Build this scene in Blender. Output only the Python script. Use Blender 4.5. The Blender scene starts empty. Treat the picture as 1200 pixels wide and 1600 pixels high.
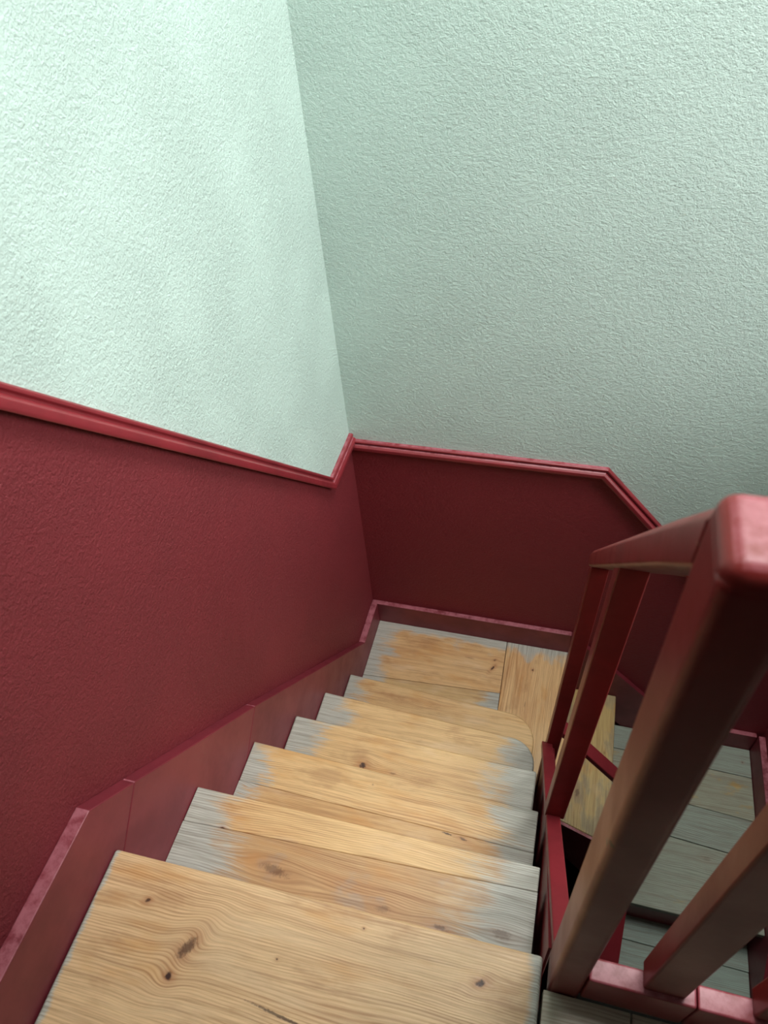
import bpy, bmesh, math, random
from mathutils import Matrix, Vector
random.seed(4)
scn = bpy.context.scene
COL = scn.collection

# ------------------------------------------------------------------ camera
cam_d = bpy.data.cameras.new('camera')
cam = bpy.data.objects.new('camera', cam_d)
COL.objects.link(cam)
YAW, PIT, ROL = -.3308, .8106, .1094
fw = Vector((math.sin(YAW)*math.cos(PIT), math.cos(YAW)*math.cos(PIT), -math.sin(PIT)))
r0 = Vector((math.cos(YAW), -math.sin(YAW), 0)); d0 = fw.cross(r0)
rt = r0*math.cos(ROL) + d0*math.sin(ROL); dn = d0*math.cos(ROL) - r0*math.sin(ROL)
M = Matrix((rt, -dn, -fw)).transposed().to_4x4()
M.translation = Vector((.7076, -.3426, 1.3802))
cam.matrix_world = M
cam_d.sensor_fit = 'HORIZONTAL'
cam_d.sensor_width = 36
cam_d.lens = 1137.13/1200*36
cam_d.clip_start = .02
cam_d.dof.use_dof = True
cam_d.dof.focus_distance = 1.9
cam_d.dof.aperture_fstop = 9
scn.camera = cam

# ------------------------------------------------------------------ light
w = bpy.data.worlds.new('sky'); scn.world = w; w.use_nodes = True
bg = w.node_tree.nodes['Background']
bg.inputs[0].default_value = (.80, .92, 1.0, 1); bg.inputs[1].default_value = .6

def area(name, loc, target, sx, sy, power, color):
    l = bpy.data.lights.new(name, 'AREA'); l.shape = 'RECTANGLE'; l.size = sx; l.size_y = sy
    l.energy = power; l.color = color
    o = bpy.data.objects.new(name, l); COL.objects.link(o); o.location = loc
    o.rotation_euler = (Vector(target)-Vector(loc)).to_track_quat('-Z', 'Y').to_euler()
    return o
# daylight falling through the roof light above the stairwell
SX0, SX1, SY0, SY1 = .62, 1.68, .45, 1.40
area('roof_light_daylight', ((SX0+SX1)/2, (SY0+SY1)/2, 3.0), ((SX0+SX1)/2, (SY0+SY1)/2+1e-3, 0), SX1-SX0, SY1-SY0, 76, (1.0, .99, .96))
# and through the tall window in the right-hand wall of the upper floor
WY0, WY1, WZ0, WZ1 = .02, 1.30, .35, 2.35
area('window_daylight', (3.3, .25, 1.9), (0, .6, .1), .8, 1.7, 76, (1.0, .99, .96))
scn.view_settings.view_transform = 'Standard'
scn.view_settings.look = 'None'
scn.view_settings.exposure = 0.16
scn.view_settings.gamma = 1
scn.view_settings.use_curve_mapping = False

# ------------------------------------------------------------------ materials
def lin(c):
    return tuple(((v/255)/12.92 if v/255 <= .04045 else ((v/255+.055)/1.055)**2.4) for v in c) + (1,)

class NT:
    def __init__(s, name, rough=.5, spec=.5):
        s.m = bpy.data.materials.new(name); s.m.use_nodes = True
        s.t = s.m.node_tree; s.b = s.t.nodes['Principled BSDF']
        s.b.inputs['Roughness'].default_value = rough
        s.b.inputs['Specular IOR Level'].default_value = spec
    def n(s, typ, **k):
        x = s.t.nodes.new(typ)
        for a, v in k.items(): setattr(x, a, v)
        return x
    def put(s, v, sock):
        if hasattr(v, 'is_output'): s.t.links.new(v, sock)
        else: sock.default_value = v
    def mt(s, op, a, b=0, c=None):
        x = s.n('ShaderNodeMath', operation=op); s.put(a, x.inputs[0]); s.put(b, x.inputs[1])
        if c is not None: s.put(c, x.inputs[2])
        return x.outputs[0]
    def step(s, v, lo, hi, a=0., b=1.):
        x = s.n('ShaderNodeMapRange', interpolation_type='SMOOTHSTEP')
        s.put(v, x.inputs[0])
        for i, q in enumerate((lo, hi, a, b)): s.put(q, x.inputs[i+1])
        return x.outputs[0]
    def xyz(s, a, b, c):
        x = s.n('ShaderNodeCombineXYZ')
        for i, v in enumerate((a, b, c)): s.put(v, x.inputs[i])
        return x.outputs[0]
    def noise(s, vec, scale, detail=3, rough=.5, dist=0.):
        x = s.n('ShaderNodeTexNoise'); s.put(vec, x.inputs['Vector'])
        x.inputs['Scale'].default_value = scale; x.inputs['Detail'].default_value = detail
        x.inputs['Roughness'].default_value = rough; x.inputs['Distortion'].default_value = dist
        return x.outputs[0]
    def mix(s, f, a, b, mode='MIX'):
        x = s.n('ShaderNodeMix', data_type='RGBA', blend_type=mode)
        s.put(f, x.inputs[0]); s.put(a, x.inputs[6]); s.put(b, x.inputs[7])
        return x.outputs[2]
    def pos(s):
        g = s.n('ShaderNodeNewGeometry'); return g.outputs['Position']
    def bump(s, h, strength, dist, prev=None):
        x = s.n('ShaderNodeBump'); x.inputs['Strength'].default_value = strength
        x.inputs['Distance'].default_value = dist; s.put(h, x.inputs['Height'])
        if prev is not None: s.put(prev, x.inputs['Normal'])
        return x.outputs[0]

def plaster(name, col, rough, spec, amp, sc=(1, 1, 1)):
    k = NT(name, rough, spec); p = k.pos()
    mp = k.n('ShaderNodeMapping'); k.put(p, mp.inputs[0]); mp.inputs['Scale'].default_value = sc
    p = mp.outputs[0]
    n1 = k.noise(p, 120, 5, .68, 0)
    n2 = k.noise(p, 300, 2, .6)
    n3 = k.noise(p, 5.0, 3, .5)
    blob = k.step(n1, .22, .82)
    h = k.mt('ADD', k.mt('MULTIPLY', blob, 1.25), k.mt('MULTIPLY', n2, .35))
    h = k.mt('MULTIPLY', h, k.step(n3, .3, .65, .75, 1.1))
    k.put(k.bump(h, amp, .005), k.b.inputs['Normal'])
    c2 = tuple(v*.965 for v in col[:3]) + (1,)
    k.put(k.mix(k.step(n3, .3, .75), col, c2), k.b.inputs['Base Color'])
    return k.m

MINT = plaster('mint_plaster', lin((203, 224, 216)), .75, .25, .65)
MINT_B = plaster('mint_plaster_back', lin((203, 224, 216)), .75, .25, .55, (.92, 1, 1.06))
DADO = plaster('red_dado_paint', lin((130, 43, 51)), .55, .35, .7)
DADO_B = plaster('red_dado_paint_back', lin((130, 43, 51)), .55, .35, .4, (.92, 1, 1.06))
WHITE = plaster('white_plaster', lin((235, 235, 228)), .85, .2, .2)

def paint(name, col, rough=.36, chips=(), cracks=(), spec=.5):
    k = NT(name, rough, spec); p = k.pos()
    n = k.noise(p, 7, 4, .6); n2 = k.noise(p, 60, 3, .6)
    c = k.mix(k.step(n, .35, .7), col, tuple(v*.78 for v in col[:3])+(1,))
    # worn lighter scuffs in the gloss
    c = k.mix(k.mt('MULTIPLY', k.step(n2, .66, .80), .10), c, lin((176, 92, 96)))
    # pale level tops: rubbed paint, plus reflected light painted in on skirting, kerb, handrail
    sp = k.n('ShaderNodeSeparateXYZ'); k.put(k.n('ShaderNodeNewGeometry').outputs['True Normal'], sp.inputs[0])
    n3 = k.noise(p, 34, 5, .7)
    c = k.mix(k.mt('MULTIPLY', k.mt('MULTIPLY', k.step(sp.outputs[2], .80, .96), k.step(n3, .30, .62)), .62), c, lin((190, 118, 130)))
    for (x, y, z, r) in chips:
        v = k.n('ShaderNodeVectorMath', operation='DISTANCE'); k.put(p, v.inputs[0]); v.inputs[1].default_value = (x, y, z)
        d = k.mt('ADD', v.outputs['Value'], k.mt('MULTIPLY', k.mt('SUBTRACT', n2, .5), r*1.6))
        c = k.mix(k.step(d, r, r*.6), c, lin((188, 160, 140)))
    for (x, y, z, r) in cracks:
        v = k.n('ShaderNodeVectorMath', operation='DISTANCE'); k.put(p, v.inputs[0]); v.inputs[1].default_value = (x, y, z)
        d = k.mt('ADD', v.outputs['Value'], k.mt('MULTIPLY', k.mt('SUBTRACT', n2, .5), r*3))
        c = k.mix(k.step(d, r, r*.4), c, lin((38, 16, 15)))
    k.put(c, k.b.inputs['Base Color'])
    k.put(k.step(n, .3, .7, rough-.03, rough+.06), k.b.inputs['Roughness'])
    k.put(k.bump(k.noise(p, 60, 3, .6), .12, .0015), k.b.inputs['Normal'])
    return k.m
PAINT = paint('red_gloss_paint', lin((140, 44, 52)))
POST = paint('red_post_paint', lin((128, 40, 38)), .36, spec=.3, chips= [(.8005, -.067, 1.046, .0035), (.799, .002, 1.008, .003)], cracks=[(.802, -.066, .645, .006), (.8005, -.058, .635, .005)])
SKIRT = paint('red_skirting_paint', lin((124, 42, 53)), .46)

def wood(name, ax='x', knots=(), light=(230, 192, 142), dark=(168, 114, 72), orange=.35,
         ends=None, wl=.12, wr=.1, wear=.0, period=.0048, seed=0., rough=.42, edge_y=None,
         worn=(190, 191, 184)):
    k = NT(name, rough, .45); p = k.pos()
    s = k.n('ShaderNodeSeparateXYZ'); k.put(p, s.inputs[0])
    X, Y, Z = s.outputs
    yz = k.mt('SUBTRACT', Y, Z)
    if ax == 'x': u, v = X, yz
    else: u, v = Y, k.mt('SUBTRACT', X, Z)
    u0, v0 = u, v
    warp = k.mt('SUBTRACT', k.noise(k.xyz(k.mt('MULTIPLY', u, 2.2), k.mt('MULTIPLY', v, 7), seed), 1, 3, .5), .5)
    v = k.mt('MULTIPLY_ADD', warp, .028, v)
    kn = 0.; halo = 0.; crk = 0.
    for (ku, kv, r, el, tilt, st) in knots:
        du = k.mt('SUBTRACT', u0, ku); dv = k.mt('SUBTRACT', v0, kv)
        dv = k.mt('MULTIPLY_ADD', du, -tilt, dv)
        q = k.mt('ADD', k.mt('POWER', k.mt('ABSOLUTE', k.mt('DIVIDE', du, el)), 2), k.mt('POWER', k.mt('ABSOLUTE', dv), 2))
        if el < 5:
            g = k.mt('EXPONENT', k.mt('DIVIDE', q, -(2.6*r)**2))
            v = k.mt('SUBTRACT', v, k.mt('MULTIPLY', k.mt('MULTIPLY', dv, g), .65))
            halo = k.mt('MAXIMUM', halo, k.mt('MULTIPLY', k.mt('EXPONENT', k.mt('DIVIDE', q, -(1.7*r)**2)), st))
        d = k.mt('SQRT', q)
        jit = k.mt('MULTIPLY', k.mt('SUBTRACT', k.noise(p, 160 if el < 5 else 260, 3, .6), .5), r*1.3)
        kn = k.mt('MAXIMUM', kn, k.mt('MULTIPLY', k.step(k.mt('ADD', d, jit), r, r*.35), st))
    fm = k.mt('SUBTRACT', k.noise(k.xyz(k.mt('MULTIPLY', u, .8), k.mt('MULTIPLY', v, 5), seed+7), 1, 2, .5), .5)
    ph = k.mt('ADD', k.mt('DIVIDE', v, period), k.mt('MULTIPLY', fm, 24))
    ring = k.mt('MULTIPLY_ADD', k.mt('SINE', k.mt('MULTIPLY', ph, 6.2832)), .5, .5)
    ring = k.mt('MULTIPLY', k.mt('POWER', ring, 2.2), k.step(k.noise(k.xyz(k.mt('MULTIPLY', u, 1.5), k.mt('MULTIPLY', v, 60), seed+11), 1, 2, .6), .25, .75, .35, 1.1))
    fib = k.noise(k.xyz(k.mt('MULTIPLY', u, 14), k.mt('MULTIPLY', v, 520), seed), 1, 3, .6)
    patch = k.noise(k.xyz(k.mt('MULTIPLY', u, 2.0), k.mt('MULTIPLY', v, 9), seed+3), 1, 3, .55)
    blot = k.noise(k.xyz(k.mt('MULTIPLY', u, 7), k.mt('MULTIPLY', v, 16), seed+5), 1, 4, .6)
    gstr = k.step(patch, .3, .7, .18, .75)
    c = k.mix(k.mt('MULTIPLY', ring, gstr), lin(light), lin(dark))
    strk = k.noise(k.xyz(k.mt('MULTIPLY', u, 3.2), k.mt('MULTIPLY', v, 120), seed+17), 1, 4, .65)
    c = k.mix(k.step(strk, .42, .80, .0, .55), c, lin((138, 88, 52)))
    c = k.mix(k.step(strk, .5, .25, .0, .35), c, lin((228, 192, 142)))
    c = k.mix(k.mt('MULTIPLY', k.step(patch, .5, .75), orange), c, lin((182, 112, 58)), 'MIX')
    c = k.mix(k.mt('MULTIPLY', k.step(blot, .52, .72), .38), c, lin((150, 98, 58)))
    pat2 = k.noise(k.xyz(k.mt('MULTIPLY', u, 5.0), k.mt('MULTIPLY', v, 14), seed+23), 1, 3, .55)
    c = k.mix(k.step(pat2, .54, .70, .0, .38), c, lin((204, 140, 66)))
    c = k.mix(k.step(pat2, .46, .28, .0, .45), c, lin((226, 196, 158)))
    c = k.mix(k.step(fib, .35, .75, .0, .28), c, lin((120, 78, 42)))
    # worn, unvarnished grey wood
    wm = k.step(blot, .72-wear*.7, .85-wear*.7, 0, min(1., wear*1.3)) if wear else 0.
    if ends:
        bn = k.mt('MULTIPLY', k.mt('SUBTRACT', k.mt('ADD', k.mt('MULTIPLY', blot, .6), k.mt('MULTIPLY', fib, .4)), .5), .40)
        bs_ = k.mt('MULTIPLY', bn, .12)
        if wl: wm = k.mt('MAXIMUM', wm, k.step(k.mt('ADD', k.mt('SUBTRACT', u, ends[0]), bn if wl > .03 else bs_), wl*1.35, wl*.55))
        if wr: wm = k.mt('MAXIMUM', wm, k.step(k.mt('ADD', k.mt('SUBTRACT', ends[1], u), bn if wr > .03 else bs_), wr*1.35, wr*.55))
    if edge_y is not None:
        wm = k.mt('MAXIMUM', wm, k.step(k.mt('ADD', k.mt('SUBTRACT', edge_y, Y), k.mt('MULTIPLY', k.mt('SUBTRACT', blot, .5), .2)), .07, .02))
    gw = k.mix(k.mt('MULTIPLY', ring, .6), lin(worn), lin(tuple(q*.66 for q in worn)))
    gw = k.mix(k.step(strk, .42, .72, .0, .55), gw, lin((122, 116, 104)))
    gw = k.mix(k.step(fib, .42, .7, .0, .4), gw, lin((104, 100, 92)))
    c = k.mix(k.mt('MULTIPLY', wm, .92), c, gw)
    c = k.mix(k.mt('MULTIPLY', halo, .55), c, lin((150, 78, 36)))
    c = k.mix(kn, c, lin((58, 30, 22)))
    k.put(c, k.b.inputs['Base Color'])
    k.put(k.mt('ADD', k.mt('MULTIPLY', wm, .08) if not isinstance(wm, float) else 0., k.step(fib, .3, .7, rough-.05, rough+.1)), k.b.inputs['Roughness'])
    h = k.mt('SUBTRACT', k.mt('MULTIPLY', fib, .5), k.mt('MULTIPLY', ring, .4))
    h = k.mt('SUBTRACT', h, k.mt('MULTIPLY', kn, .8))
    k.put(k.bump(h, .22, .0015), k.b.inputs['Normal'])
    return k.m

def plain(name, col, rough=.6):
    k = NT(name, rough, .4); n = k.noise(k.pos(), 12, 4, .6)
    k.put(k.mix(n, lin(col), tuple(v*.75 for v in lin(col)[:3])+(1,)), k.b.inputs['Base Color'])
    return k.m
DARK = plain('dark_underside', (46, 38, 34), .9)
FRAME = plain('white_window_paint', (225, 225, 220), .4)

def glass_mat():
    k = NT('window_glass'); t = k.t
    tr = k.n('ShaderNodeBsdfTransparent'); gl = k.n('ShaderNodeBsdfGlossy'); gl.inputs['Roughness'].default_value = .02
    mx = k.n('ShaderNodeMixShader'); mx.inputs[0].default_value = .06
    t.links.new(tr.outputs[0], mx.inputs[1]); t.links.new(gl.outputs[0], mx.inputs[2])
    t.links.new(mx.outputs[0], t.nodes['Material Output'].inputs[0]); return k.m
GLASS = glass_mat()

# ------------------------------------------------------------------ builders
def empty(name, loc, label=None, cat=None, kind=None):
    o = bpy.data.objects.new(name, None); COL.objects.link(o); o.location = loc; o.empty_display_size = .1
    if label: o['label'] = label
    if cat: o['category'] = cat
    if kind: o['kind'] = kind
    return o

def origin(o):
    v = Vector((0, 0, 0))
    while o is not None: v += o.location; o = o.parent
    return v

def link(name, bm, mats, parent=None, kind=None, bevel=0., segs=2, smooth=True, label=None):
    """links a bmesh given in world coordinates; child meshes are stored relative to their thing"""
    bmesh.ops.recalc_face_normals(bm, faces=bm.faces[:])
    vs = [v.co for v in bm.verts]
    if parent is None:
        lo = Vector([min(v[i] for v in vs) for i in range(3)]); hi = Vector([max(v[i] for v in vs) for i in range(3)])
        loc = Vector(((lo.x+hi.x)/2, (lo.y+hi.y)/2, lo.z)); off = loc
    else:
        off = origin(parent); loc = Vector((0, 0, 0))
    bmesh.ops.translate(bm, verts=bm.verts[:], vec=-off)
    me = bpy.data.meshes.new(name); bm.to_mesh(me); bm.free()
    for m in (mats if isinstance(mats, (list, tuple)) else [mats]): me.materials.append(m)
    o = bpy.data.objects.new(name, me); COL.objects.link(o); o.location = loc
    if parent is not None: o.parent = parent
    if kind: o['kind'] = kind
    if label: o['label'] = label
    if bevel:
        md = o.modifiers.new('bevel', 'BEVEL'); md.width = bevel; md.segments = segs
        md.limit_method = 'ANGLE'; md.angle_limit = math.radians(40)
        if smooth:
            for f in me.polygons: f.use_smooth = True
            wn = o.modifiers.new('normals', 'WEIGHTED_NORMAL'); wn.keep_sharp = False
    return o

def prism(bm, pts, ext):
    """closed solid: polygon of 3D points pushed along ext"""
    ext = Vector(ext)
    a = [bm.verts.new(p) for p in pts]; b = [bm.verts.new(Vector(p)+ext) for p in pts]
    n = len(pts)
    bm.faces.new(a); bm.faces.new(b[::-1])
    for i in range(n): bm.faces.new((a[i], b[i], b[(i+1) % n], a[(i+1) % n]))
def box(bm, x0, x1, y0, y1, z0, z1):
    prism(bm, [(x0, y0, z0), (x1, y0, z0), (x1, y1, z0), (x0, y1, z0)], (0, 0, z1-z0))
def post(bm, b, t, sx, sy):
    """leaning square post from lower corner b to lower corner t (left/near corner)"""
    prism(bm, [b, (b[0]+sx, b[1], b[2]), (b[0]+sx, b[1]+sy, b[2]), (b[0], b[1]+sy, b[2])], Vector(t)-Vector(b))
def post_cut(bm, b, t, sx, sy, slope_b=0., slope_t=0., ax=1):
    """post whose two ends are cut along a pitch (z changes by slope per metre along axis ax)"""
    vs = []
    for P, sl in ((b, slope_b), (t, slope_t)):
        for dx, dy in ((0, 0), (sx, 0), (sx, sy), (0, sy)):
            d = dy if ax == 1 else dx
            vs.append(bm.verts.new((P[0]+dx, P[1]+dy, P[2]+sl*d)))
    bm.faces.new(vs[:4][::-1]); bm.faces.new(vs[4:])
    for i in range(4): bm.faces.new((vs[i], vs[(i+1) % 4], vs[4+(i+1) % 4], vs[4+i]))

def sweep_wall(bm, path, prof, plane):
    """moulding along a polyline on a wall; prof = (depth out of wall, height along the wall normal to path);
    plane(a, z, depth) -> world point"""
    n = len(path); rings = []
    for i, (a, z) in enumerate(path):
        def nrm(p, q):
            d = Vector((q[0]-p[0], q[1]-p[1])).normalized(); return Vector((-d.y, d.x))
        n1 = nrm(path[i-1], path[i]) if i else None
        n2 = nrm(path[i], path[i+1]) if i < n-1 else None
        if n1 is None: m = n2
        elif n2 is None: m = n1
        else:
            m = (n1+n2).normalized(); m = m/ m.dot(n1)
        if m.y < 0: m = -m
        rings.append([bm.verts.new(plane(a+m.x*h, z+m.y*h, d)) for d, h in prof])
    k = len(prof)
    for i in range(n-1):
        for j in range(k):
            bm.faces.new((rings[i][j], rings[i][(j+1) % k], rings[i+1][(j+1) % k], rings[i+1][j]))
    bm.faces.new(rings[0]); bm.faces.new(rings[-1][::-1])

def sweep_rail(bm, path, prof, hs=None):
    """handrail: section stays plumb, side vector horizontal and mitred"""
    n = len(path); rings = []
    P = [Vector(p) for p in path]
    for i in range(n):
        def side(a, b):
            d = (b-a); d.z = 0; d.normalize(); return Vector((-d.y, d.x, 0))
        s1 = side(P[i-1], P[i]) if i else None; s2 = side(P[i], P[i+1]) if i < n-1 else None
        if s1 is None: s = s2
        elif s2 is None: s = s1
        else:
            s = (s1+s2).normalized(); s = s/max(.3, s.dot(s1))
        rings.append([bm.verts.new(P[i]+s*a+Vector((0, 0, h*(hs[i] if hs else 1)))) for a, h in prof])
    k = len(prof)
    for i in range(n-1):
        for j in range(k):
            bm.faces.new((rings[i][j], rings[i][(j+1) % k], rings[i+1][(j+1) % k], rings[i+1][j]))
    bm.faces.new(rings[0]); bm.faces.new(rings[-1][::-1])
NB = bmesh.new

# ------------------------------------------------------------------ room shell
R = .234
XW, YW = -.028, 1.512            # left and back wall faces
XR, YF, ZB, ZT = 1.765, -.56, -3.3, 2.65
TH = .12
railL = [(YF, .857-1.129*(YF-.267)), (1.283, -.291), (YW, -.291)]   # dado line on the left wall (y, z), top edge
def zsplit(bm, pts_top, lo, hi, plane, mats=(0, 1)):
    for i in range(len(pts_top)-1):
        (a, za), (b, zb) = pts_top[i], pts_top[i+1]
        za = max(min(za, hi-.02), lo+.02); zb = max(min(zb, hi-.02), lo+.02)
        f = bm.faces.new([bm.verts.new(plane(*q)) for q in ((a, lo), (b, lo), (b, zb), (a, za))]); f.material_index = mats[1]
        f = bm.faces.new([bm.verts.new(plane(*q)) for q in ((a, za), (b, zb), (b, hi), (a, hi))]); f.material_index = mats[0]

def painted_wall(name, line, lo, hi, plane, outer, mats):
    bm = NB(); zsplit(bm, line, lo, hi, plane)
    bmesh.ops.remove_doubles(bm, verts=bm.verts[:], dist=1e-4)
    # closed back so that the wall has its thickness
    front = bm.faces[:]
    ext = bmesh.ops.extrude_face_region(bm, geom=front)
    vs = [g for g in ext['geom'] if isinstance(g, bmesh.types.BMVert)]
    bmesh.ops.translate(bm, verts=vs, vec=outer)
    return link(name, bm, mats, kind='structure')

ysl = [(YF-.1, 2.84), (YF+.01, 2.84)] 
y_hit = .267-(2.7-.857)/1.129
lineL = [(YF-TH, 2.72), (y_hit, 2.72-.03), (1.275, -.31), (YW+.0, -.31)]
painted_wall('wall_left', lineL, ZB, ZT, lambda a, z: (XW, a, z), (-TH, 0, 0), [MINT, DADO])
lineB = [(XW, -.335), (.855, -.335), (1.35, -.335-1.145*.495), (XR, -.335-1.145*.495)]
painted_wall('wall_back', lineB, ZB, ZT, lambda a, z: (a, YW, z), (0, TH, 0), [MINT_B, DADO_B])
bm = NB()
for (y0, y1, z0, z1, mi) in ((YF, YW, -.9, WZ0, 0), (YF, YW, WZ1, ZT, 0), (YF, WY0, WZ0, WZ1, 0), (WY1, YW, WZ0, WZ1, 0), (YF, YW, ZB, -.9, 1)):
    nf = len(bm.faces); box(bm, XR, XR+TH, y0, y1, z0, z1); bm.faces.ensure_lookup_table()
    for f in bm.faces[nf:]: f.material_index = mi
link('wall_right', bm, [MINT, DADO], kind='structure')
bm = NB(); box(bm, XW-TH, XR+TH, YF-TH, YF, ZB, ZT); link('wall_front_light_block', bm, DARK, kind='structure')  # unseen wall, made dark and close behind the camera to cut bounce light
# ceiling with the roof light's opening (above the frame; it is what lights the stair)
bm = NB()
for (x0, x1, y0, y1) in ((XW-TH, SX0, YF-TH, YW+TH), (SX1, XR+TH, YF-TH, YW+TH), (SX0, SX1, YF-TH, SY0), (SX0, SX1, SY1, YW+TH)):
    box(bm, x0, x1, y0, y1, ZT, ZT+.14)
link('ceiling', bm, WHITE, kind='structure')
bm = NB(); box(bm, XW-TH, XR+TH, YF-TH, YW+TH, ZB-.1, ZB); link('floor', bm, DARK, kind='structure')
win = empty('window_1', ((SX0+SX1)/2, (SY0+SY1)/2, ZT+.1), kind='structure')
bm = NB(); t = .04; z0, z1 = ZT+.141, ZT+.19
box(bm, SX0-t, SX1+t, SY0-t, SY0, z0, z1); box(bm, SX0-t, SX1+t, SY1, SY1+t, z0, z1)
box(bm, SX0-t, SX0, SY0, SY1, z0, z1); box(bm, SX1, SX1+t, SY0, SY1, z0, z1)
link('window_frame', bm, FRAME, win, bevel=.004)
bm = NB(); box(bm, SX0, SX1, SY0, SY1, ZT+.16, ZT+.166); link('pane', bm, GLASS, win)
win = empty('window_2', (XR+.06, (WY0+WY1)/2, WZ0), kind='structure')
bm = NB(); t = .05
box(bm, XR+.03, XR+.09, WY0, WY1, WZ0, WZ0+t); box(bm, XR+.03, XR+.09, WY0, WY1, WZ1-t, WZ1)
box(bm, XR+.03, XR+.09, WY0, WY0+t, WZ0+t, WZ1-t); box(bm, XR+.03, XR+.09, WY1-t, WY1, WZ0+t, WZ1-t)
link('window_frame', bm, FRAME, win, bevel=.004)
bm = NB(); box(bm, XR+.057, XR+.063, WY0+t, WY1-t, WZ0+t, WZ1-t); link('pane', bm, GLASS, win)

# ------------------------------------------------------------------ dado rails (moulded)
prof = [(0, 0), (.011, 0), (.0155, -.003), (.0155, -.0085), (.0105, -.011), (.0105, -.0145), (.017, -.0165), (.024, -.022), (.0245, -.033), (.022, -.038), (0, -.036)]
prof = [(d, h) for d, h in prof]
bm = NB(); sweep_wall(bm, [(-1.15, .857+1.129*(1.15+.267)), (1.283, -.291), (YW-.0, -.291)], prof, lambda a, z, d: (XW+d, a, z))
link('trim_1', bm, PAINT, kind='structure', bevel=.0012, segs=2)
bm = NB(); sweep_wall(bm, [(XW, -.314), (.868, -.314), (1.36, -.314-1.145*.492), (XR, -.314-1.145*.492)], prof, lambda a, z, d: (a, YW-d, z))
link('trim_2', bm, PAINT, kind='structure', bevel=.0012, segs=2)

# ------------------------------------------------------------------ skirting boards
def skirt_top(y):
    pts = [(-2, .150), (-.018, .150), (.468, -.368), (1.277, -1.272), (2, -1.272)]
    for (a, za), (b, zb) in zip(pts, pts[1:]):
        if a <= y <= b: return za+(zb-za)*(y-a)/(b-a)
bs = empty('baseboard_left', (0, .5, -1.6), kind='structure')
G = .0006
# boards jointed square to the slope; (y, z) outlines
ST = skirt_top
c1a, c1b, c2a, c2b = (.078, ST(.078)), (-.19, -.175), (.476, ST(.476)), (.206, -.60)
for pts in ([(YF, .150), (-.018, .150), (c1a[0]-G, c1a[1]+G), (c1b[0]-G, c1b[1]+G), (YF, -.175)],
            [(c1a[0]+G, c1a[1]-G), (c2a[0]-G, c2a[1]+G), (c2b[0]-G, c2b[1]+G), (c1b[0]+G, c1b[1]-G)],
            [(c2a[0]+G, c2a[1]-G), (1.277, -1.272), (YW-.022, -1.272), (YW-.022, -1.62), (1.11, -1.62), (c2b[0]+G, c2b[1]-G)]):
    bm = NB(); prism(bm, [(XW, y, z) for y, z in pts], (-XW, 0, 0))
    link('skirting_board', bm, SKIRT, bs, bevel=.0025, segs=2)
bb = empty('baseboard_back', (.9, YW-.01, -2.4), kind='structure')
pts = [(XW+.0, -1.277), (.855, -1.277), (1.38, -1.832), (XR-.03, -1.832)]
for seg in ([0, 1], [1, 2], [2, 3]):
    bm = NB(); top = [(pts[i][0]+(G if j == 0 else -G), YW, pts[i][1]) for j, i in enumerate(seg)]
    bot = [(x, y, z-.36) for x, y, z in top][::-1]
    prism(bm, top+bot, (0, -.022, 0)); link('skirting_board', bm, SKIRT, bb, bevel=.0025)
br = empty('baseboard_right', (XR-.015, .5, -2.8), kind='structure')
bm = NB()
top = [(XR, YW-.022, -1.815), (XR, .78, -1.80), (XR, -.3, -1.80-1.05*1.08)]
prism(bm, top+[(x, y, z-.4) for x, y, z in top][::-1], (-.028, 0, 0)); link('skirting_board', bm, SKIRT, br, bevel=.0025)

# ------------------------------------------------------------------ upper landing (floor)
def slab(name, pts, z, th, mat, parent, bevel=.004, segs=3, label=None):
    bm = NB(); prism(bm, [(x, y, z-th) for x, y in pts], (0, 0, th))
    return link(name, bm, mat, parent, bevel=bevel, segs=segs, label=label)
fl = empty('floor', (.8, -.8, -.05), kind='structure')
W0 = wood('landing_nosing_wood', 'x', [(.204, -.150, .017, 1.0, .9, .75), (.191, -.196, .0075, 1.1, 0, 1), (.694, -.085, .0065, 1.5, .3, .95), (.102, -.098, .0045, 1.4, .2, .9),
            (.40, -.205, .0032, 26, -.12, .8), (.49, -.052, .002, 1.2, 0, .8), (.36, -.13, .002, 1.2, 0, .8)],
          light=(230, 194, 150), dark=(172, 124, 80), orange=.12, ends=(0, .79), wl=.011, wr=.02, seed=2.1, period=.0052)
slab('plank', [(.003, -.36), (.788, -.36), (.788, -.0225), (.0, -.031)], 0, .034, W0, fl, .006)
W0b = wood('landing_floor_wood', 'x', [], orange=.15, wear=.55, seed=9.3, light=(190, 160, 118))
for (x0, x1, y0, y1) in ((.793, .926, -.36, -.069), (.929, 1.30, -.36, -.069), (1.302, XR-.002, -.36, -.069)):
    slab('plank', [(x0, y0), (x1, y0), (x1, y1), (x0, y1)], -.001, .034, W0b, fl, .0012)
yy = -.362
while yy > YF+.05:
    y2 = max(YF+.002, yy-.16); slab('plank', [(.003, y2), (XR-.002, y2), (XR-.002, yy-.002), (.003, yy-.002)], -.001, .034, W0b, fl, .0012); yy -= .16
bm = NB(); box(bm, .80, XR, -1.45, -.012, -.20, -.036); link('landing_joist', bm, DARK, fl)

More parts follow.
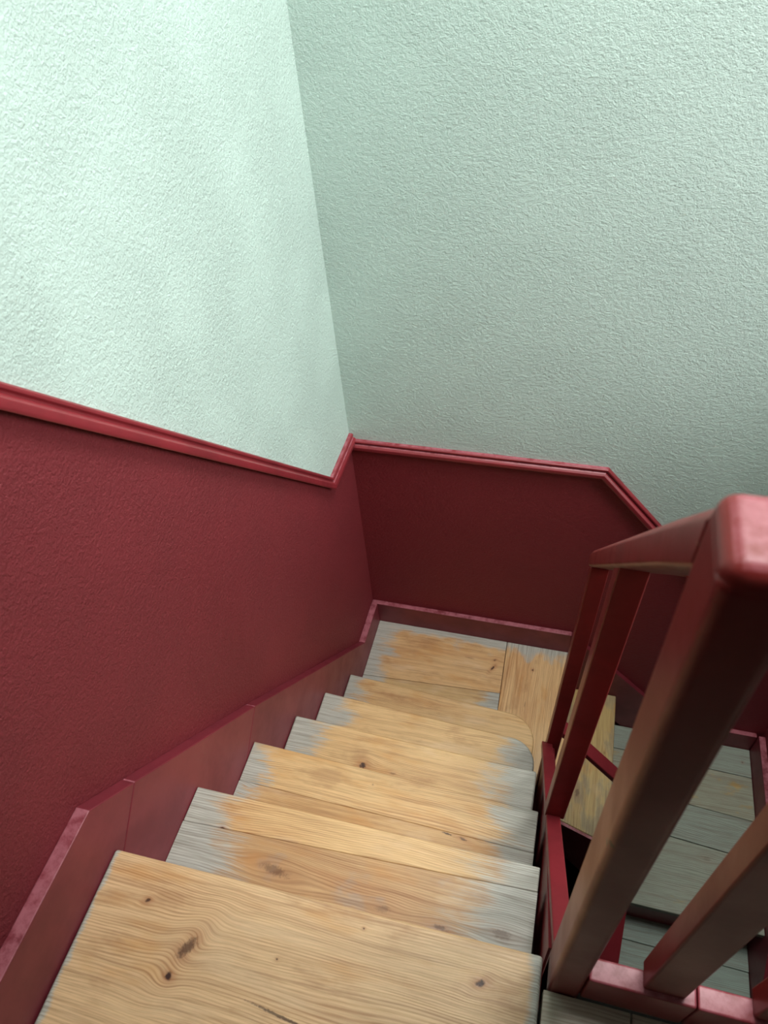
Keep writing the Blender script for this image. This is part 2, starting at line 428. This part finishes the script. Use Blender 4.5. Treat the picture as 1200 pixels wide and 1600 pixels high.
# ------------------------------------------------------------------ upper stair flight
up = empty('stair_flight', (.4, .55, -1.404), 'straight flight of worn pine treads descending beside the red dado wall', 'stairs')
dy = [-.0306, -.0194, -.0005, .009, .0105, .0311]; dz = [-.0149, -.0004, .0006, -.0227, -.0068, -.0275]
tw = [.008, .0006, -.0206, -.02, -.0306, -.035]
g = .2091
ny = [k*g+dy[k] for k in range(6)]; nz = [-k*R+dz[k] for k in range(6)]; nz[0] = 0
nx = [.788, .779, .771, .763, .757, .752]
TK = {
 1: dict(front=dict(knots=[(.095, .116+R, .004, 1.5, 0, .9)], seed=11.2, wl=.10, wr=.13, orange=.35, light=(230, 192, 138)),
         rear=dict(knots=[(.60, .034+R, .006, 3, -.1, .6), (.48, .041+R, .008, 2.5, .1, .35), (.24, .06+R, .012, 3.5, -.15, .5), (.72, .05+R, .011, 2, 0, .35), (.66, .02+R, .004, 1.6, 0, .8)],
                   seed=4.4, wl=.13, wr=.14, orange=.32, light=(200, 160, 114), dark=(136, 92, 58), wear=.25)),
 2: dict(front=dict(knots=[(.35, .372+2*R, .0025, 1, 0, .4)], seed=15.7, wl=.05, wr=.09, orange=.2, light=(230, 192, 138)),
         rear=dict(knots=[(.052, .325+2*R, .012, 1.3, 0, .45), (.647, .31+2*R, .0075, 1, 0, .65), (.56, .294+2*R, .003, 5.5, -.1, .9), (.12, .335+2*R, .009, 1.5, 0, .3), (.60, .29+2*R, .004, 3, -.2, .7)],
                   seed=6.9, wl=.06, wr=.10, orange=.38, light=(208, 166, 114), dark=(148, 98, 58))),
 3: dict(front=dict(knots=[(.255, .545+3*R, .012, 1.0, .0, .95), (.255, .522+3*R, .005, 2.2, 0, .7), (.35, .54+3*R, .005, 2.5, 0, .35)], seed=21.3, wl=.085, wr=.125, orange=.45, light=(230, 192, 138))),
 4: dict(front=dict(knots=[], seed=27.1, wl=.10, wr=.10, orange=.3, light=(230, 192, 138))),
 5: dict(front=dict(knots=[(.2, .98+5*R, .003, 2, 0, .4)], seed=31.9, wl=.075, wr=.0, orange=.42, light=(230, 192, 138))),
}
def rounded(x0, x1, y0, yl, yr, rad, inset=0.):
    pts = [(x0, y0), (x1, y0)]
    if rad:
        cx, cy = x1-rad, yr-rad
        for i in range(9):
            a = math.pi/2*i/8; pts.append((cx+rad*math.cos(a), cy+rad*math.sin(a)))
    else: pts.append((x1, yr))
    pts.append((x0, yl)); return pts
for k in range(1, 6):
    z = nz[k]; y0 = ny[k-1]-.045; yl = ny[k]; yr = ny[k]+tw[k]
    rad = {4: .085, 5: .11}.get(k, 0)
    d = TK[k]
    mf = wood('tread_wood', 'x', ends=(0, nx[k]), **d['front'])
    if 'rear' in d:
        seam = ny[k]-.11 if k == 2 else ny[k]-.078
        sr = seam+(.030 if k == 1 else -.012)
        ft = slab('tread', [(.001, seam), (nx[k], sr), (nx[k], yr), (.001, yl)], z, .036, mf, up, .0028)
        slab('tread_board', [(.001, y0), (nx[k], y0), (nx[k], sr-.0004), (.001, seam-.0004)], z-.0003, .034,
             wood('tread_board_wood', 'x', ends=(0, nx[k]), **d['rear']), ft, .0005)
    else:
        slab('tread', rounded(.001, nx[k], y0, yl, yr, rad), z, .036, mf, up, .007)
    # riser that carries it
    zl = (nz[k+1] if k < 5 else -1.404)-.0
    if k < 4:
        bm = NB(); box(bm, .002, nx[k]-.002, ny[k]-.045, ny[k]-.026, zl-.03, z-.036); link('riser', bm, PAINT, up)
    else:
        q = rounded(.002, nx[k]-.022, ny[k]-.19, yl-.026, yr-.022, rad-.02)
        bm = NB(); prism(bm, [(x, y, zl) for x, y in q], (0, 0, z-.036-zl)); link('riser', bm, PAINT, up)
bm = NB(); box(bm, .002, .786, -.075, -.056, nz[1]-.03, -.034); link('riser', bm, PAINT, up)
# closed string board on the well side, carries the balusters' bottom rail
bm = NB(); a = Vector((.792, .0, 0)); b = Vector((.780, .80, 0))
prism(bm, [(.797, -.0, -.035), (.785, .80, -.93), (.785, .80, -1.30), (.797, .0, -.40)], (.03, 0, 0)); link('stringer', bm, PAINT, up)

# ------------------------------------------------------------------ half landing
ZL = -1.404
la = empty('stair_landing', (.43, 1.28, ZL-.04), 'square pine half landing with a cross board below the back wall', 'landing')
LW = dict(light=(228, 188, 136), dark=(168, 112, 64))
slab('plank', [(.001, 1.2), (.592, 1.232), (.587, 1.489), (.001, 1.489)], ZL, .034,
     wood('half_landing_wood_knotty', 'x', [(.545, 1.345-ZL, .010, 1.0, 1.2, .95), (.548, 1.385-ZL, .006, 1.2, .4, .6), (.44, 1.375-ZL, .003, 9, -.05, .5)], ends=(0, 3), wl=.085, seed=41.2, edge_y=1.49, orange=.32, **LW), la, .001)
slab('plank', [(.001, .96), (.598, .96), (.592, 1.2302), (.001, 1.1982)], ZL, .034,
     wood('half_landing_wood', 'x', [], ends=(0, .6), wl=.08, wr=.08, seed=44.7, orange=.1, light=(212, 178, 126), dark=(170, 120, 72)), la, .001)
slab('plank', [(.6005, .872), (.872, .872), (.872, 1.489), (.5895, 1.489)], ZL, .036,
     wood('half_landing_cross_wood', 'y', [(1.37, .713-ZL, .005, 1.2, 0, .9), (1.2, .70-ZL, .003, 6, .05, .4)], seed=47.3, edge_y=1.49, orange=.45, period=.008, **LW), la, .002)
bm = NB(); box(bm, .002, .85, .90, 1.487, ZL-.30, ZL-.037); link('landing_joist', bm, DARK, la)

# ------------------------------------------------------------------ lower steps
ZM, Z2 = -1.69, -1.955
mid = empty('stair_step', (.98, 1.18, ZM-.26), 'single yellowish pine step between the half landing and the grey lower landing', 'step')
slab('tread', [(.84, .888), (1.098, .815), (1.098, 1.488), (.84, 1.488)], ZM, .036,
     wood('mid_step_wood', 'y', [(1.0, .96-ZM, .010, 2.5, .0, .5), (1.2, 1.06-ZM, .006, 2, 0, .3)], seed=52.2, wear=.38, orange=.3, light=(200, 172, 112), dark=(150, 116, 70), worn=(150, 148, 126), period=.009), mid, .005)
bm = NB(); box(bm, 1.055, 1.074, .872, 1.487, Z2, ZM-.036); link('riser', bm, PAINT, mid)
bm = NB(); box(bm, .835, .853, .874, 1.487, ZM, ZL-.036); link('riser', bm, PAINT, mid)
bm = NB(); prism(bm, [(.84, .876, ZM-.004), (.84, .876, ZM-.22), (1.16, .785, ZM-.5), (1.16, .785, ZM-.10), (1.10, .802, ZM-.004)], (0, .012, 0)); link('stringer', bm, PAINT, mid)

lo = empty('stair_landing', (1.42, 1.1, Z2-.04), 'grey scuffed lower landing of four boards seen past the newel post', 'landing')
seams = [(1.489, 1.489), (1.372, 1.352), (1.195, 1.152), (1.035, .985), (.705, .70)]
for i in range(4):
    a0, b0 = seams[i]; a1, b1 = seams[i+1]
    kn = {3: [(1.53, .95-Z2, .012, 1.5, 0, .2)], 0: [(1.70, 1.42-Z2, .004, 1, 0, .6)]}.get(i, [])
    slab('plank', [(1.077, a1+.0012), (1.735, b1+.0012), (1.735, b0-.0012), (1.077, a0-.0012)], Z2-.0008*(i % 2), .034,
         wood('lower_landing_wood', 'x', kn, seed=61+i*3.7, wear=[.95, .62, .85, .7][i], orange=.1, light=(188, 162, 100), dark=(136, 108, 66), worn=(156, 171, 160), period=.007, rough=.5), lo, .002 if i < 3 else .004)
bm = NB(); box(bm, 1.10, 1.735, .75, 1.487, Z2-.26, Z2-.036); link('landing_joist', bm, DARK, lo)

dn_ = empty('stair_flight', (1.5, .3, -3.2), 'dim grey flight dropping away below the lower landing toward the viewer', 'stairs')
for k in range(4):
    z = -2.2-.24*k; y1 = .72-.215*k; y0 = y1-.275
    if k == 0: y0, y1 = .44, .735
    tb = None
    if k == 0:
        mm = wood('lower_tread_wood', 'x', [], seed=80.3, wear=.85, orange=.1, light=(182, 158, 100), dark=(130, 105, 66), worn=(150, 171, 162), rough=.5)
        tb = slab('tread', [(1.215, y0), (1.735, y0), (1.735, .622), (1.215, .632)], z, .036, mm, dn_, .005)
        slab('tread_board', [(1.215, .6335), (1.735, .6235), (1.735, y1), (1.215, y1)], z, .036, wood('lower_tread_board_wood', 'x', [], seed=83.3, wear=.85, orange=.1, light=(182, 158, 100), dark=(130, 105, 66), worn=(150, 171, 162), rough=.5), tb, .001)
    else:
        slab('tread', [(1.215, y0), (1.735, y0), (1.735, y1), (1.215, y1)], z, .036, mm, dn_, .005)
    bm = NB(); box(bm, 1.217, 1.733, y0+.026, y0+.045, z-.24, z-.036); link('riser', bm, PAINT, dn_)
bm = NB(); box(bm, 1.217, 1.733, .728, .747, -2.2, Z2-.036); link('riser', bm, PAINT, dn_)
bm = NB(); prism(bm, [(1.14, .84, Z2+.02), (1.14, .70, Z2+.0), (1.14, -.25, Z2-1.05), (1.14, -.25, Z2-1.33), (1.14, .84, Z2-.33)], (.075, 0, 0)); link('stringer', bm, PAINT, dn_, bevel=.003)

# ------------------------------------------------------------------ balustrade
ba = empty('balustrade', (.85, .3, -1.7), 'dark red painted wooden balustrade with newel posts and square balusters round the stairwell', 'balustrade')
# upper newel
bm = NB(); post(bm, (.8, -.067, -.30), (.8, -.0685, 1.054), .048, .0685); link('newel_post', bm, POST, ba, bevel=.010, segs=4)
# lower newel
bm = NB(); post_cut(bm, (.768, .80, -1.66), (.812, .80, .015), .042, .05, 0, -1.21); link('newel_post', bm, POST, ba, bevel=.003)
# baluster on the flight
bm = NB(); post_cut(bm, (.785, .38, -.44), (.812, .38, .530), .046, .05, -1.16, -1.21); link('baluster', bm, POST, ba, bevel=.003)
# balusters on the landing kerb
for x in (.924, 1.072, 1.22, 1.37, 1.52, 1.67):
    bm = NB(); post(bm, (x, -.058, .115), (x+.003, -.056, 1.025), .058, .038); link('baluster', bm, POST, ba, bevel=.004)
# handrail: along the landing, round the newel, down the flight
hp = [(-.037, .006), (-.037, .036), (-.030, .047), (-.014, .053), (.014, .053), (.030, .047), (.037, .036), (.037, .006), (.030, 0), (-.030, 0)]
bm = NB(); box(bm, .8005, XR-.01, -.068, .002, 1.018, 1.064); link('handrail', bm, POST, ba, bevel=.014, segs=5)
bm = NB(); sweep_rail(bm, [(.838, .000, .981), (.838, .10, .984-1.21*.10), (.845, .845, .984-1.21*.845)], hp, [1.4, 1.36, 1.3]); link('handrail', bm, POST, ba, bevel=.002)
# second handrail leaving the lower newel toward the lower landing
bm = NB(); sweep_rail(bm, [(.875, .822, .018), (1.02, .822, .022), (1.20, .822, -.18)], [(a*.5, h) for a, h in hp], [.62, .62, .62]); link('handrail', bm, POST, ba, bevel=.002)
# bottom rails
bm = NB(); prism(bm, [(.802, .0, .0), (.802, .0, -.04), (.772, .81, -.955), (.772, .81, -.915)], (.034, 0, 0)); link('bottom_rail', bm, PAINT, ba, bevel=.003)
bm = NB(); prism(bm, [(.815, .812, -.818), (.815, .812, -.85), (1.20, .812, -1.34), (1.20, .812, -1.308)], (0, .05, 0)); link('bottom_rail', bm, PAINT, ba, bevel=.003)
bm = NB(); post(bm, (1.16, .81, -1.93), (1.185, .81, -.18), .055, .055); link('newel_post', bm, POST, ba, bevel=.003)
# kerb that carries the landing balusters, in two lengths
for x0, x1 in ((.8485, .998), (.9992, XR-.01)):
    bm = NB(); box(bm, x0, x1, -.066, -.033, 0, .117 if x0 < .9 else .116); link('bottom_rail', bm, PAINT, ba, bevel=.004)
